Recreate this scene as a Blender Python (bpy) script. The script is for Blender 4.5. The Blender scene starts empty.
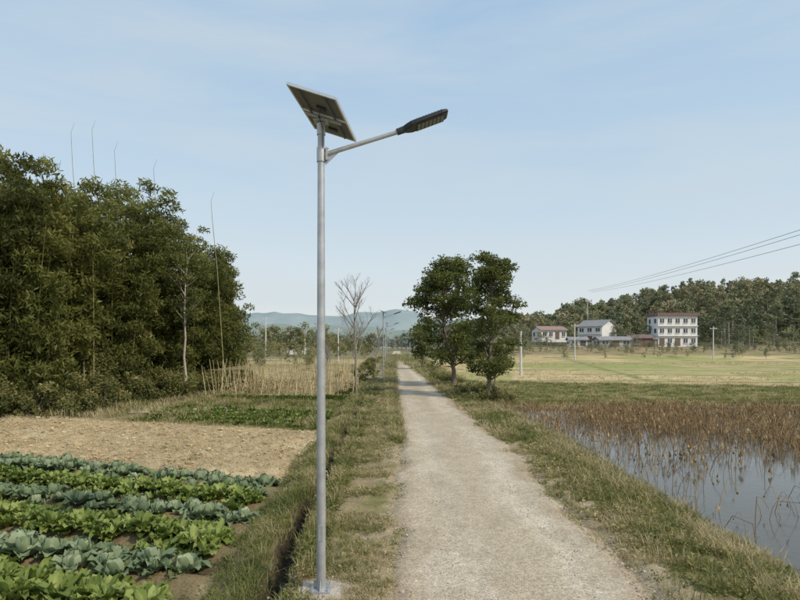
import bpy, math, numpy as np
from mathutils import Vector, Matrix
rng=np.random.default_rng(11)
U=rng.uniform
scene=bpy.context.scene
def sm(t):
    t=np.clip(t,0,1); return t*t*(3-2*t)
def vn(x,y,seed=0):
    x=np.asarray(x,float);y=np.asarray(y,float)
    xi=np.floor(x);yi=np.floor(y);fx=x-xi;fy=y-yi
    fx=fx*fx*(3-2*fx);fy=fy*fy*(3-2*fy)
    def h(a,b):
        s=np.sin(a*127.1+b*311.7+seed*74.7)*43758.5453
        return s-np.floor(s)
    return (h(xi,yi)*(1-fx)+h(xi+1,yi)*fx)*(1-fy)+(h(xi,yi+1)*(1-fx)+h(xi+1,yi+1)*fx)*fy
def fbm(x,y,seed=0,o=4):
    r=0;a=.5;t=0
    for i in range(o):
        r=r+a*vn(x*2**i,y*2**i,seed+i*3.1);t+=a;a*=.5
    return r/t
# ---------------------------------------------------------------- mesh builder
class M:
    def __init__(s): s.v=[];s.f=[];s.var=[];s.n=0
    def add(s,V,F,mat=0,var=.5,smooth=False):
        V=np.asarray(V,float).reshape(-1,3)
        if not isinstance(F,(list,tuple)) : F=[F]
        groups={}
        for a in F:
            a=np.asarray(a,int)
            if a.ndim==1: a=a[None]
            groups.setdefault(a.shape[1],[]).append(a)
        for k,g in groups.items():
            s.f.append((np.concatenate(g)+s.n,mat,smooth))
        s.v.append(V); s.var.append(np.broadcast_to(np.asarray(var,float),(len(V),)).copy()); s.n+=len(V)
    def mesh(s,name,mats,col=None):
        V=np.concatenate(s.v);me=bpy.data.meshes.new(name)
        me.vertices.add(len(V));me.vertices.foreach_set('co',V.astype(np.float32).ravel())
        nl=sum(f.size for f,_,_ in s.f);npoly=sum(len(f) for f,_,_ in s.f)
        me.loops.add(nl);me.loops.foreach_set('vertex_index',np.concatenate([f.ravel() for f,_,_ in s.f]).astype(np.int32))
        me.polygons.add(npoly)
        tot=np.concatenate([np.full(len(f),f.shape[1]) for f,_,_ in s.f])
        st=np.concatenate([[0],np.cumsum(tot)[:-1]]).astype(np.int32)
        me.polygons.foreach_set('loop_start',st)
        me.polygons.foreach_set('material_index',np.concatenate([np.full(len(f),m) for f,m,_ in s.f]).astype(np.int32))
        me.polygons.foreach_set('use_smooth',np.concatenate([np.full(len(f),q) for f,_,q in s.f]).astype(bool))
        for m in mats: me.materials.append(m)
        me.update(calc_edges=True)
        a=me.attributes.new('var','FLOAT','POINT');a.data.foreach_set('value',np.concatenate(s.var).astype(np.float32))
        if col is not None:
            a=me.attributes.new('col','FLOAT_COLOR','POINT')
            c=np.ones((len(V),4),np.float32);c[:,:3]=col;a.data.foreach_set('color',c.ravel())
        return me
    def build(s,name,mats,col=None,parent=None,loc=(0,0,0)):
        ob=bpy.data.objects.new(name,s.mesh(name,mats,col));scene.collection.objects.link(ob)
        ob.location=loc
        if parent: ob.parent=parent
        return ob
def empty(name,loc=(0,0,0),rz=0):
    e=bpy.data.objects.new(name,None);scene.collection.objects.link(e);e.location=loc;e.rotation_euler=(0,0,rz);return e
def tube(m,pts,rad,n=6,mat=0,var=.5,cap=False,smooth=True):
    P=np.asarray(pts,float);k=len(P);rad=np.broadcast_to(np.asarray(rad,float),(k,))
    T=np.gradient(P,axis=0);T/=np.linalg.norm(T,axis=1)[:,None]+1e-9
    ref=np.array([0,0,1.]) if abs(T[0,2])<.9 else np.array([1.,0,0])
    A=np.cross(T,ref);A/=np.linalg.norm(A,axis=1)[:,None]+1e-9
    for i in range(1,k):
        if A[i]@A[i-1]<0:A[i]*=-1
    B=np.cross(T,A);a=np.arange(n)*2*np.pi/n
    V=P[:,None]+rad[:,None,None]*(np.cos(a)[None,:,None]*A[:,None]+np.sin(a)[None,:,None]*B[:,None])
    i=np.arange(k-1)[:,None]*n;j=np.arange(n)[None];j2=(j+1)%n
    F=np.stack([i+j,i+j2,i+n+j2,i+n+j],-1).reshape(-1,4)
    m.add(V.reshape(-1,3),F,mat,var,smooth)
    if cap:
        m.add(V[-1],[np.arange(n)],mat,var);m.add(V[0],[np.arange(n)[::-1]],mat,var)
def box(m,c,h,ax=None,mat=0,var=.5):
    c=np.array(c,float);ax=np.eye(3) if ax is None else np.asarray(ax,float)
    s=np.array([[-1,-1,-1],[1,-1,-1],[1,1,-1],[-1,1,-1],[-1,-1,1],[1,-1,1],[1,1,1],[-1,1,1]],float)*np.array(h)
    m.add(c+s@ax,[np.array([[0,3,2,1],[4,5,6,7],[0,1,5,4],[1,2,6,5],[2,3,7,6],[3,0,4,7]])],mat,var)
def leaves(m,C,L,W,mat=0,var=.5,down=0.0,flat=0.0):
    C=np.asarray(C);n=len(C)
    d=rng.normal(size=(n,3));d[:,2]=d[:,2]*(1-flat)-down;d/=np.linalg.norm(d,axis=1)[:,None]
    r=rng.normal(size=(n,3));r[:,2]*=(1-flat);w=np.cross(d,r);w/=np.linalg.norm(w,axis=1)[:,None]+1e-9
    L=np.broadcast_to(L,(n,))*U(.7,1.3,n);W=np.broadcast_to(W,(n,))*U(.7,1.3,n)
    V=np.stack([C-d*L[:,None]/2,C+w*W[:,None]/2-d*L[:,None]*.05,C+d*L[:,None]/2,C-w*W[:,None]/2-d*L[:,None]*.05],1)
    F=np.arange(n*4).reshape(n,4)
    var=np.broadcast_to(var,(n,))
    m.add(V.reshape(-1,3),F,mat,np.repeat(np.clip(var+rng.normal(0,.06,n),0,1),4))
def inst(m,tm,pos,yaw,sc,var=None,mat_off=0):
    V=np.concatenate(tm.v);tv=np.concatenate(tm.var);n=len(pos);k=len(V)
    sc=np.asarray(sc,float)
    if sc.ndim==1: sc=np.repeat(sc[:,None],3,1)
    c,s=np.cos(yaw),np.sin(yaw)
    X=V[None]*sc[:,None]
    R=np.stack([c[:,None]*X[...,0]-s[:,None]*X[...,1],s[:,None]*X[...,0]+c[:,None]*X[...,1],X[...,2]],-1)+pos[:,None]
    vv=tv[None]+(0 if var is None else (np.asarray(var)[:,None]-.5))
    vv=np.clip(np.broadcast_to(vv,(n,k)),0,1)
    base=m.n
    m.v.append(R.reshape(-1,3));m.var.append(vv.ravel());m.n+=n*k
    for F,mt,q in tm.f:
        FF=(F[None]+(np.arange(n)*k)[:,None,None]+base).reshape(-1,F.shape[1]);m.f.append((FF,mt+mat_off,q))
# ---------------------------------------------------------------- materials
def newmat(name):
    mt=bpy.data.materials.new(name);mt.use_nodes=True;nt=mt.node_tree
    return mt,nt,nt.nodes['Principled BSDF'],nt.nodes['Material Output']
def N(nt,t,**kw):
    n=nt.nodes.new(t)
    for k,v in kw.items():
        if k in n.inputs: n.inputs[k].default_value=v
        else: setattr(n,k,v)
    return n
def ramp(nt,stops):
    r=nt.nodes.new('ShaderNodeValToRGB');cr=r.color_ramp
    while len(cr.elements)<len(stops): cr.elements.new(.5)
    for e,(p,c) in zip(cr.elements,stops): e.position=p;e.color=(*c,1)
    return r
def leafmat(name,stops,trans=.3,rough=.55,spec=.25):
    mt,nt,b,out=newmat(name)
    a=N(nt,'ShaderNodeAttribute',attribute_name='var');r=ramp(nt,stops)
    nt.links.new(a.outputs['Fac'],r.inputs[0]);nt.links.new(r.outputs[0],b.inputs['Base Color'])
    b.inputs['Roughness'].default_value=rough;b.inputs['Specular IOR Level'].default_value=spec
    if trans>0:
        t=N(nt,'ShaderNodeBsdfTranslucent');mx=N(nt,'ShaderNodeMixShader');mx.inputs[0].default_value=trans
        nt.links.new(r.outputs[0],t.inputs[0]);nt.links.new(b.outputs[0],mx.inputs[1]);nt.links.new(t.outputs[0],mx.inputs[2]);nt.links.new(mx.outputs[0],out.inputs[0])
    return mt
def noisemat(name,c1,c2,scale=5,rough=.8,metal=0,bump=.0,bscale=None,spec=.4,detail=5):
    mt,nt,b,out=newmat(name)
    tc=N(nt,'ShaderNodeTexCoord');no=N(nt,'ShaderNodeTexNoise',Scale=scale,Detail=detail);nt.links.new(tc.outputs['Object'],no.inputs['Vector'])
    r=ramp(nt,[(.32,c1),(.68,c2)]);nt.links.new(no.outputs[0],r.inputs[0]);nt.links.new(r.outputs[0],b.inputs['Base Color'])
    b.inputs['Roughness'].default_value=rough;b.inputs['Metallic'].default_value=metal;b.inputs['Specular IOR Level'].default_value=spec
    if bump:
        n2=N(nt,'ShaderNodeTexNoise',Scale=bscale or scale*4,Detail=6);nt.links.new(tc.outputs['Object'],n2.inputs['Vector'])
        bp=N(nt,'ShaderNodeBump',Strength=bump,Distance=.02);nt.links.new(n2.outputs[0],bp.inputs['Height']);nt.links.new(bp.outputs[0],b.inputs['Normal'])
    return mt
# ---------------------------------------------------------------- terrain functions
def xc(y): return np.interp(y,[-40,12,18,32,53,100,160,300],[1.62,1.62,1.66,1.3,.9,-.3,-1.2,-1.6])
def dxx(y): return np.interp(y,[-40,7,10,18,32,60,100,160],[-1.62,-1.62,-1.7,-1.85,-2.05,-2.5,-3.7,-4.6])+.05*np.sin(np.asarray(y)*1.1)+.03*np.sin(np.asarray(y)*2.7)
def vrow(x,y): return y+.34*(x+2.7)
VEGX=-2.62
def pondmask(x,y):
    return sm((32.5-y+.6*np.sin(x*.5))/1.6)*sm((y+6)/3)
def height(x,y):
    d=x-xc(y);dd=dxx(y)
    n=fbm(x*1.3,y*1.3,5,4)-.5;n2=fbm(x*6,y*6,9,3)-.5
    z=np.zeros_like(x)
    off=sm((np.abs(d)-1.55)/.35)
    z+=-.07*(1-off)+off*(.12*n+.06*n2)
    near=sm((60-y)/20)
    z+=-.2*sm((dd-x-.55)/.6)
    z+=near*-.40*(sm((x-dd+.27+.15*n)/.16)*sm((dd+.20+.15*n-x)/.16))
    v=vrow(x,y)
    veg=sm((VEGX-x)/.3)*sm((13.2-v)/.25)*sm((x+22)/1)
    z+=veg*(.10*np.cos((v-.55)*2*np.pi/1.2)**1)
    pl=sm((-2.75-x+.3*n)/.3)*sm((v-13.5)/.3)*sm((21-v)/.3)*sm((x+21)/2)
    z+=pl*(.05*np.sin(v*2*np.pi/.55+2*n)+.13*n2+.05)
    s=sm((d-2.1+.5*n)/4.1)
    pm=pondmask(x,y)
    z+=s*(-.28*(1-pm)-.82*pm)
    far=sm((y-125)/40)
    z+=far*2.9*sm((x-12)/20)
    z+=sm((y-180)/75)*(np.interp(x,[15,45,60,90,130,175,300,700],[0,5,8,12,17,24,34,30])+3.5*np.sin(x*.055+1)*sm((x-20)/40))
    z+=sm((y-300)/300)*10*sm((np.abs(x)-60)/200)
    return z
def H(x,y): return height(np.atleast_1d(np.asarray(x,float)),np.atleast_1d(np.asarray(y,float)))
# ---------------------------------------------------------------- ground
def mix(a,b,t): return a*(1-t[...,None])+np.asarray(b)*t[...,None]
def full(x,c): return np.broadcast_to(np.array(c,float),x.shape+(3,))
def ground_color(x,y):
    n=fbm(x*.9,y*.9,21,4);nb=fbm(x*.22,y*.22,31,3);nf=fbm(x*5,y*5,41,3)
    green=[.165,.16,.055];dry=[.32,.26,.14];soil=[.28,.21,.13]
    c=mix(full(x,green),dry,sm((n-.26)/.26))
    c=mix(c,soil,sm((nf-.46)/.2)*.65)
    d=x-xc(y);dd=dxx(y)
    c=mix(c,[.41,.33,.215],sm((2.25-np.abs(d)+1.1*(n-.5))/.4)*.9)
    c=mix(c,[.43,.36,.26],sm((.75-np.hypot(x+1,y-7.1)+.5*(n-.5))/.25)*.8)
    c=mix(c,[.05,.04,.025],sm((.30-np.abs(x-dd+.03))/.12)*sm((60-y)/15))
    v=vrow(x,y)
    inL=sm((VEGX-x)/.2)
    c=mix(c,[.22,.17,.09],inL*sm((13.5-v)/.2)*.9)
    pl=sm((-2.8-x+.6*(n-.5))/.25)*sm((v-13.5)/.3)*sm((21.2-v+(nb-.5)*2)/.4)
    pc=mix(full(x,[.54,.42,.24]),[.40,.295,.16],sm((nf-.42)/.2))
    pc=mix(pc,[.60,.49,.30],sm((n-.5)/.2)*.6)
    pc=mix(pc,[.30,.22,.125],sm((nb-.58)/.1)*.4)
    c=c*(1-pl[...,None])+pc*pl[...,None]
    gc=inL*sm((v-21.4)/.5)*sm((28-v)/.6)*sm((x+12+2*(nb-.5))/1)
    c=mix(c,[.12,.15,.045],gc*.7)
    c=mix(c,[.35,.285,.14],inL*sm((v-28)/2)*sm((48-y)/4)*sm((n-.25)/.3)*.75)
    R=sm((x-xc(y)-4.5)/1.5)
    pn=fbm(x*.3,y*.3,78,4);pb=fbm(x*.06,y*.09,79,4)
    gr=R*sm((y-32)/1)*sm((50-y-.24*(x-12))/2.5)
    gcol=mix(full(x,[.24,.28,.075]),[.41,.35,.155],sm((n-.42)/.2))
    c=c*(1-gr[...,None])+gcol*gr[...,None]
    pad=R*sm((y-49+.24*(x-12))/2.5)*sm((y-33)/2)*sm((142-y)/5)
    band=fbm(x*.02+5,y*.12,77,2)
    pcl=mix(full(x,[.58,.455,.245]),[.44,.36,.17],sm((band-.5)/.1)*.8)
    pcl=mix(pcl,[.47,.35,.20],sm((pn-.45)/.15)*.6)
    pcl=mix(pcl,[.33,.32,.13],sm((pb-.57)/.05)*.7)
    ye=y+.12*x+2.5*(vn(x*.02,y*0,3)-.5)
    u_=(ye/12.)%1
    pcl=mix(pcl,[.19,.21,.07],(np.abs(u_-.5)<.045)*1.0)
    cell=np.floor(ye/12.)
    pcl=mix(pcl,[.28,.31,.10],((np.sin(cell*7.3+np.floor((x-.2*y)/26.)*3.1)>.45))*.6)
    stripe2=(np.abs(((x-.2*y)/26.)%1-.5)<.015)
    pcl=mix(pcl,[.20,.22,.075],stripe2*1.0)
    c=c*(1-pad[...,None])+pcl*pad[...,None]
    lf=sm((-x-5+xc(y))/2)*sm((y-48)/4)*sm((140-y)/5)
    lc=mix(full(x,[.42,.34,.18]),[.22,.23,.08],sm((band-.5)/.08))
    c=c*(1-lf[...,None])+lc*lf[...,None]
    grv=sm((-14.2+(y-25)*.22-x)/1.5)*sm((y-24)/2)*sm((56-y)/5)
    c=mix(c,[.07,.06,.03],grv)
    pm=pondmask(x,y)*sm((x-xc(y)-3.2)/.8)
    c=mix(c,[.12,.09,.055],pm)
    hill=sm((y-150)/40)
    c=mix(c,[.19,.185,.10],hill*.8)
    c=mix(c,[.28,.31,.28],sm((y-350)/900)*.8)  # distance haze painted into the far ground colour
    return c*(.85+.3*nf)[...,None]
def geo(start,step,g,end):
    o=[start]
    while abs(o[-1])<abs(end): o.append(o[-1]+step);step*=g
    return np.array(o[1:])
xs=np.concatenate([geo(-17,-.1,1.05,-2500)[::-1],np.arange(-17,-2.6,.1),np.arange(-2.6,-1,.05),np.arange(-1,9,.09),geo(9,.09,1.045,2500)])
yl=[3.5]
while yl[-1]<3000: yl.append(yl[-1]+max(.06,.012*yl[-1]))
ys=np.concatenate([np.arange(-60,3.4,1.0),yl])
X,Y=np.meshgrid(xs,ys)
Z=height(X,Y)
m=M();nx=len(xs);ny=len(ys)
i=np.arange(ny-1)[:,None]*nx;j=np.arange(nx-1)[None]
F=np.stack([i+j,i+j+1,i+nx+j+1,i+nx+j],-1).reshape(-1,4)
m.add(np.stack([X,Y,Z],-1).reshape(-1,3),F,0,.5,True)
def colmat(name,scales,bump,rough=.9,dist=.03,extra=None):
    mt,nt,b,out=newmat(name)
    a=N(nt,'ShaderNodeAttribute',attribute_name='col')
    tc=N(nt,'ShaderNodeTexCoord');prev=a.outputs['Color'];hs=[]
    for sc,amt in scales:
        no=N(nt,'ShaderNodeTexNoise',Scale=sc,Detail=6,Roughness=.65);nt.links.new(tc.outputs['Object'],no.inputs['Vector'])
        mr=N(nt,'ShaderNodeMapRange');mr.inputs[1].default_value=.3;mr.inputs[2].default_value=.7;mr.inputs[3].default_value=1-amt;mr.inputs[4].default_value=1+amt
        nt.links.new(no.outputs[0],mr.inputs[0])
        mu=N(nt,'ShaderNodeVectorMath',operation='SCALE');nt.links.new(prev,mu.inputs[0]);nt.links.new(mr.outputs[0],mu.inputs['Scale']);prev=mu.outputs[0];hs.append(no)
    if extra:
        vo=N(nt,'ShaderNodeTexVoronoi',Scale=extra);nt.links.new(tc.outputs['Object'],vo.inputs['Vector'])
        sx=N(nt,'ShaderNodeSeparateColor');nt.links.new(vo.outputs['Color'],sx.inputs[0])
        mr=N(nt,'ShaderNodeMapRange');mr.inputs[3].default_value=.72;mr.inputs[4].default_value=1.25;nt.links.new(sx.outputs[0],mr.inputs[0])
        mu=N(nt,'ShaderNodeVectorMath',operation='SCALE');nt.links.new(prev,mu.inputs[0]);nt.links.new(mr.outputs[0],mu.inputs['Scale']);prev=mu.outputs[0]
    nt.links.new(prev,b.inputs['Base Color']);b.inputs['Roughness'].default_value=rough;b.inputs['Specular IOR Level'].default_value=.12
    bp=N(nt,'ShaderNodeBump',Strength=bump,Distance=dist);nt.links.new(hs[-1].outputs[0],bp.inputs['Height'])
    last=bp
    if extra:
        bp2=N(nt,'ShaderNodeBump',Strength=.5,Distance=.012);bp2.invert=True;nt.links.new(vo.outputs['Distance'],bp2.inputs['Height']);nt.links.new(bp.outputs[0],bp2.inputs['Normal']);last=bp2
    nt.links.new(last.outputs[0],b.inputs['Normal'])
    return mt
GC=ground_color(X,Y).reshape(-1,3)
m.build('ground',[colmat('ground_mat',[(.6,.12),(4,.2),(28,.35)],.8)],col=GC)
# ---------------------------------------------------------------- road
m=M()
ry=[-30.]
while ry[-1]<290: ry.append(ry[-1]+max(.1,.011*abs(ry[-1])))
ry=np.array(ry);t=np.linspace(-1,1,61)
hwL=1.70+.34*(fbm(ry*.9,ry*0,3,5)-.5)*2;hwR=1.72+.40*(fbm(ry*.9,ry*0+9,4,5)-.5)*2
RX=xc(ry)[:,None]+np.where(t[None]<0,hwL[:,None],hwR[:,None])*t[None]
RY=np.repeat(ry[:,None],61,1)
tt=np.abs(t)[None]
RZ=.012*(1-tt**2)-.055*sm((tt-.86)/.14)+.026*(fbm(RX*1.5,RY*.8,8,4)-.5)-.016*np.exp(-((tt-.5)/.14)**2)+.006
n=61;i=np.arange(len(ry)-1)[:,None]*n;j=np.arange(n-1)[None]
m.add(np.stack([RX,RY,RZ],-1).reshape(-1,3),np.stack([i+j,i+j+1,i+n+j+1,i+n+j],-1).reshape(-1,4),0,.5,True)
nn=fbm(RX*1.2,RY*.5,61,5);T2=np.broadcast_to(tt,RX.shape);n5=fbm(RX*4,RY*3,62,4);n1=fbm(RX*.6,RY*.12,63,4)
base=mix(full(RX,[.49,.41,.295]),[.56,.475,.36],sm((nn-.4)/.25))
base=mix(base,[.63,.55,.43],np.exp(-((T2-.5)/.17)**2)*.6*sm((n1-.25)/.25))
base=mix(base,[.40,.315,.21],sm((T2-.70+.6*(nn-.5)+.3*(n5-.5))/.22)*.8)
base=mix(base,[.43,.35,.245],np.exp(-(T2/.18)**2)*sm((nn-.4)/.2)*.7)
base=mix(base,[.42,.34,.24],sm((n5-.54)/.12)*.45)
m.build('dirt_road',[colmat('road_mat',[(1.3,.10),(9,.14),(45,.27)],.8,.95,.015,extra=50)],col=base.reshape(-1,3))
def rock(seed):
    q=M();r=np.random.default_rng(seed)
    ph=np.linspace(0,np.pi,5);th=np.arange(7)*2*np.pi/7
    V=[]
    for p in ph:
        for a in th: V.append([np.sin(p)*np.cos(a),np.sin(p)*np.sin(a),.6*np.cos(p)])
    V=np.array(V)*(1+.3*r.uniform(-1,1,(35,1)));F=[]
    for a in range(4):
        for b in range(7): F.append([a*7+b,(a+1)*7+b,(a+1)*7+(b+1)%7,a*7+(b+1)%7])
    q.add(V,np.array(F),0,.5);return q
m=M();k=12000
y=np.exp(U(math.log(4.5),math.log(40),k));e=rng.choice([-1,1],k)*(1.5+rng.normal(0,.28,k));mid=U(-1.6,1.6,k);off=np.where(U(0,1,k)<.4,e,mid)
x=xc(y)+off;sz=np.exp(rng.normal(-4.7,.45,k));sz=np.where(np.abs(off)<1.3,np.minimum(sz,.016),np.minimum(sz,.035))
inst(m,rock(1),np.stack([x,y,np.maximum(H(x,y),-.02*(np.abs(off)>1.6))+.003],-1),U(0,6.28,k),sz,var=U(0,1,k))
stone=leafmat('stone_mat',[(0,(.28,.225,.16)),(1,(.60,.54,.45))],0,.9)
m.build('gravel',[stone])
# ---------------------------------------------------------------- water
def watermat(name,c,rough,spec):
    mt,nt,b,out=newmat(name)
    b.inputs['Base Color'].default_value=(*c,1);b.inputs['Roughness'].default_value=rough;b.inputs['IOR'].default_value=1.33;b.inputs['Specular IOR Level'].default_value=spec
    tc=N(nt,'ShaderNodeTexCoord');no=N(nt,'ShaderNodeTexNoise',Scale=5,Detail=3);nt.links.new(tc.outputs['Object'],no.inputs['Vector'])
    bp=N(nt,'ShaderNodeBump',Strength=.2,Distance=.02);nt.links.new(no.outputs[0],bp.inputs['Height']);nt.links.new(bp.outputs[0],b.inputs['Normal'])
    return mt
WL=-.46
m=M();m.add([[3.6,-9,WL],[75,-9,WL],[75,35,WL],[3.6,35,WL]],np.array([[0,1,2,3]]));m.build('pond_water',[watermat('pond_water_mat',(.09,.08,.06),.09,.65)])
m=M();yy=np.linspace(4,60,80);L=np.stack([dxx(yy)-.24,yy,yy*0-.385],-1);Rr=np.stack([dxx(yy)+.18,yy,yy*0-.385],-1)
V=np.concatenate([L,Rr]);a=np.arange(79);m.add(V,np.stack([a,a+80,a+81,a+1],-1));m.build('ditch_water',[watermat('ditch_water_mat',(.03,.026,.018),.25,.2)])
# ---------------------------------------------------------------- lotus
def lotus(seed):
    r=np.random.default_rng(seed);q=M();h=r.uniform(.3,.85);a=r.uniform(0,6.28);dr=np.array([math.cos(a),math.sin(a),0])
    lean=r.uniform(0,.5);kind=seed%5
    pts=[np.zeros(3),dr*lean*.3*h+[0,0,h*.5],dr*lean*h+[0,0,h]]
    if kind in (0,1,4):
        dl=r.uniform(.12,.35);pts+= [dr*(lean*h+.1)+[0,0,h-.02],dr*(lean*h+.1+dl*.5)+[0,0,h-dl]]
    if kind==2: pts=pts[:2]+[dr*(lean*h+.3)+[0,0,h*.55],dr*(lean*h+.55)+[0,0,.0]]
    tube(q,pts,[.010,.009,.008]+[.007]*(len(pts)-3),3,0,r.uniform(.3,.8))
    if kind in(0,) or seed%10==1:
        e=np.array(pts[-1]);R=r.uniform(.04,.11);V=[e+[0,0,.03]]
        for k in range(7):
            b2=k*6.28/7;V.append(e+np.array([math.cos(b2)*R*r.uniform(.3,1),math.sin(b2)*R*r.uniform(.3,1),-r.uniform(.05,.2)]))
        q.add(V,np.array([[0,k+1,(k+1)%7+1] for k in range(7)]),0,r.uniform(.1,.6))
    if kind==4:
        e=np.array(pts[-1]);tube(q,[e,e-[0,0,.03],e-[0,0,.06]],[.008,.03,.02],5,0,.1)
    return q
lm=leafmat('dead_lotus_mat',[(0,(.15,.085,.04)),(.45,(.30,.19,.09)),(1,(.49,.37,.20))],.1,.8)
m=M();T=[lotus(s) for s in range(20)]
k=34000;y=U(6,32.3,k);x=U(5.0,34,k)
cl=sm((fbm(x*.5,y*.5,88,3)-.36)/.22)
dens=(.07+.14*sm((y-9)/5)+.66*sm((y-15)/12))*(.12+1.15*cl);dens*=.6+.7*sm((x-7.5)/6)
keep=(U(0,1,k)<dens)&(H(x,y)<WL+.02)&(x/y<.86);x=x[keep];y=y[keep]
idx=rng.integers(0,20,len(x))
for s in range(20):
    w=idx==s;kk=w.sum();inst(m,T[s],np.stack([x[w],y[w],np.full(kk,WL-.03)],-1),U(0,6.28,kk),U(.4,1.05,kk),var=U(.2,.95,kk))
m.build('dead_lotus_plants',[lm])
# ---------------------------------------------------------------- grass
def tuft(seed,nb,h,w,spread,lean):
    r=np.random.default_rng(seed);q=M()
    for _ in range(nb):
        a=r.uniform(0,6.28);b0=np.array([r.normal(0,spread),r.normal(0,spread),0]);dr=np.array([math.cos(a),math.sin(a),0]);s=np.array([-dr[1],dr[0],0])
        hh=h*r.uniform(.45,1.15);ln=lean*r.uniform(.2,1.2)
        p1=b0+dr*ln*hh*.35+[0,0,hh*.55];p2=b0+dr*ln*hh+[0,0,hh*(1-.25*ln)]
        q.add([b0-s*w/2,b0+s*w/2,p1+s*w*.4,p1-s*w*.4,p2],[np.array([[0,1,2,3]]),np.array([[3,2,4]])],0,r.uniform(.3,.7))
    return q
def weed(seed,h=.12):
    r=np.random.default_rng(seed);q=M()
    for _ in range(4):
        a=r.uniform(0,6.28);b0=np.array([r.normal(0,.04),r.normal(0,.04),0]);top=b0+[math.cos(a)*.05,math.sin(a)*.05,h*r.uniform(.4,1.2)]
        tube(q,[b0,top],[.003,.002],3,0,.5)
        C=b0+(top-b0)*r.uniform(.3,1.05,(5,1))+r.normal(0,.02,(5,3));leaves(q,C,.042,.022,0,.45,0,.4)
    return q
grassm=leafmat('grass_mat',[(0,(.11,.135,.035)),(.35,(.20,.215,.06)),(.55,(.29,.265,.10)),(.78,(.42,.35,.17)),(1,(.53,.44,.26))],.3,.6)
G=[tuft(s,12,.10,.006,.04,1.1) for s in range(5)]+[tuft(s+9,12,.2,.007,.04,.8) for s in range(3)]+[weed(s+30) for s in range(4)]
m=M()
def scatter(n,x0,x1,y0,y1,dens,kinds,sc,dry,far=1.0):
    y=np.exp(U(math.log(y0),math.log(y1),n));t=U(0,1,n);x=x0(y)+(x1(y)-x0(y))*t
    pn=fbm(x*1.1,y*1.1,55,4)
    keep=(U(0,1,n)<dens(x,y,pn))&(np.hypot(x+1,y-7.1)>.30+.22*U(0,1,n))
    x=x[keep];y=y[keep];pn=pn[keep]
    ki=rng.choice(kinds,len(x));z=H(x,y)-.01
    for s in set(kinds):
        w=ki==s;kk=int(w.sum())
        if kk==0: continue
        S_=U(.5,1.3,kk)*sc*(1+.02*y[w]*far)
        inst(m,G[s],np.stack([x[w],y[w],z[w]],-1),U(0,6.28,kk),np.stack([S_*(1+.03*y[w]),S_*(1+.03*y[w]),S_],-1),var=np.clip(dry+(pn[w]-.5)*1.8+rng.normal(0,.14,kk)-(.12 if s>=8 else 0),0,1))
sh=[0,1,2,3,4];tl=[5,6,7];wd=[8,9,10,11]
scatter(16000,lambda y:dxx(y)+.2,lambda y:xc(y)-1.4,4.6,45,lambda x,y,p:sm((p-.33)/.2)*(.2+.8*sm((xc(y)-1.7-x)/.8)),sh*4+wd+[5],.72,.68)
scatter(2600,lambda y:dxx(y)+.14,lambda y:dxx(y)+.5,4.6,50,lambda x,y,p:.9+0*x,sh+tl+wd,.95,.58)
scatter(2200,lambda y:dxx(y)-.55,lambda y:dxx(y)-.2,4.6,50,lambda x,y,p:.9+0*x,sh+tl,.9,.58)
scatter(7000,lambda y:np.maximum(dxx(y)-1.0,-2.9),lambda y:dxx(y)-.35,4.6,45,lambda x,y,p:.3+.7*sm((p-.38)/.2),sh*4+wd,.8,.62)
scatter(20000,lambda y:xc(y)+1.4,lambda y:xc(y)+4.6,5,45,lambda x,y,p:(.15+.85*sm((p-.36)/.2))*(.13+.87*sm((x-xc(y)-1.6)/1.0)),sh*4+tl*2+wd*3,.95,.58)
scatter(3500,lambda y:xc(y)+3.4,lambda y:xc(y)+4.5,5,34,lambda x,y,p:.35+.6*sm((p-.4)/.15),tl+sh,1.25,.76)
scatter(3500,lambda y:-y*1.0,lambda y:-2.6+0*y,5,15,lambda x,y,p:(vrow(x,y)<13.3)*.8*sm((p-.4)/.15),sh+wd,.7,.45)
scatter(900,lambda y:-y*.9,lambda y:-2.8+0*y,12,24,lambda x,y,p:(vrow(x,y)>13.4)*.5*sm((p-.55)/.1),sh+wd,.8,.45)
scatter(5000,lambda y:xc(y)-1.9-0*y,lambda y:xc(y)-1.55+0*y,18,160,lambda x,y,p:.8+0*x,sh+tl,1.0,.68)
scatter(5000,lambda y:xc(y)+1.6+0*y,lambda y:xc(y)+5+0*y,18,160,lambda x,y,p:.8+0*x,sh+tl,1.1,.6)
scatter(8000,lambda y:xc(y)+4,lambda y:y*.8,32,52,lambda x,y,p:(y+.24*(x-12)<51)*.8,sh,1.1,.48)
scatter(5000,lambda y:-12+0*y,lambda y:-2.7+0*y,19.5,34,lambda x,y,p:(vrow(x,y)>21.3)*.9,tl+sh+sh,.9,.46)
scatter(5000,lambda y:-26+0*y,lambda y:-9+0*y,21,50,lambda x,y,p:(vrow(x,y)>21.6)*.9,tl+sh,1.2,.72)
m.build('grass',[grassm])
strawm=leafmat('straw_mat',[(0,(.34,.29,.13)),(.45,(.47,.39,.20)),(1,(.62,.51,.30))],.2,.8)
m=M();k=12000;y=np.round(U(42,115,k)/.9)*.9;x=U(4,90,k)
ye=y+.12*x+2.5*(vn(x*.02,y*0,3)-.5)
keep=(x/y<.8)&(y+.24*(x-12)>50)&(x>xc(y)+5)&(fbm(x*.06,y*.09,79,4)<.58)&(np.abs((ye/12.)%1-.5)>.05);x=x[keep];y=y[keep]
inst(m,tuft(77,6,.2,.03,.12,.5),np.stack([x,y,H(x,y)],-1),U(0,6.28,len(x)),U(.6,1.2,len(x)),var=U(.1,.9,len(x)))
k=4000;y=U(48,100,k);x=-U(5,60,k);keep=(-x/y<.6);x=x[keep];y=y[keep]
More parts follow.
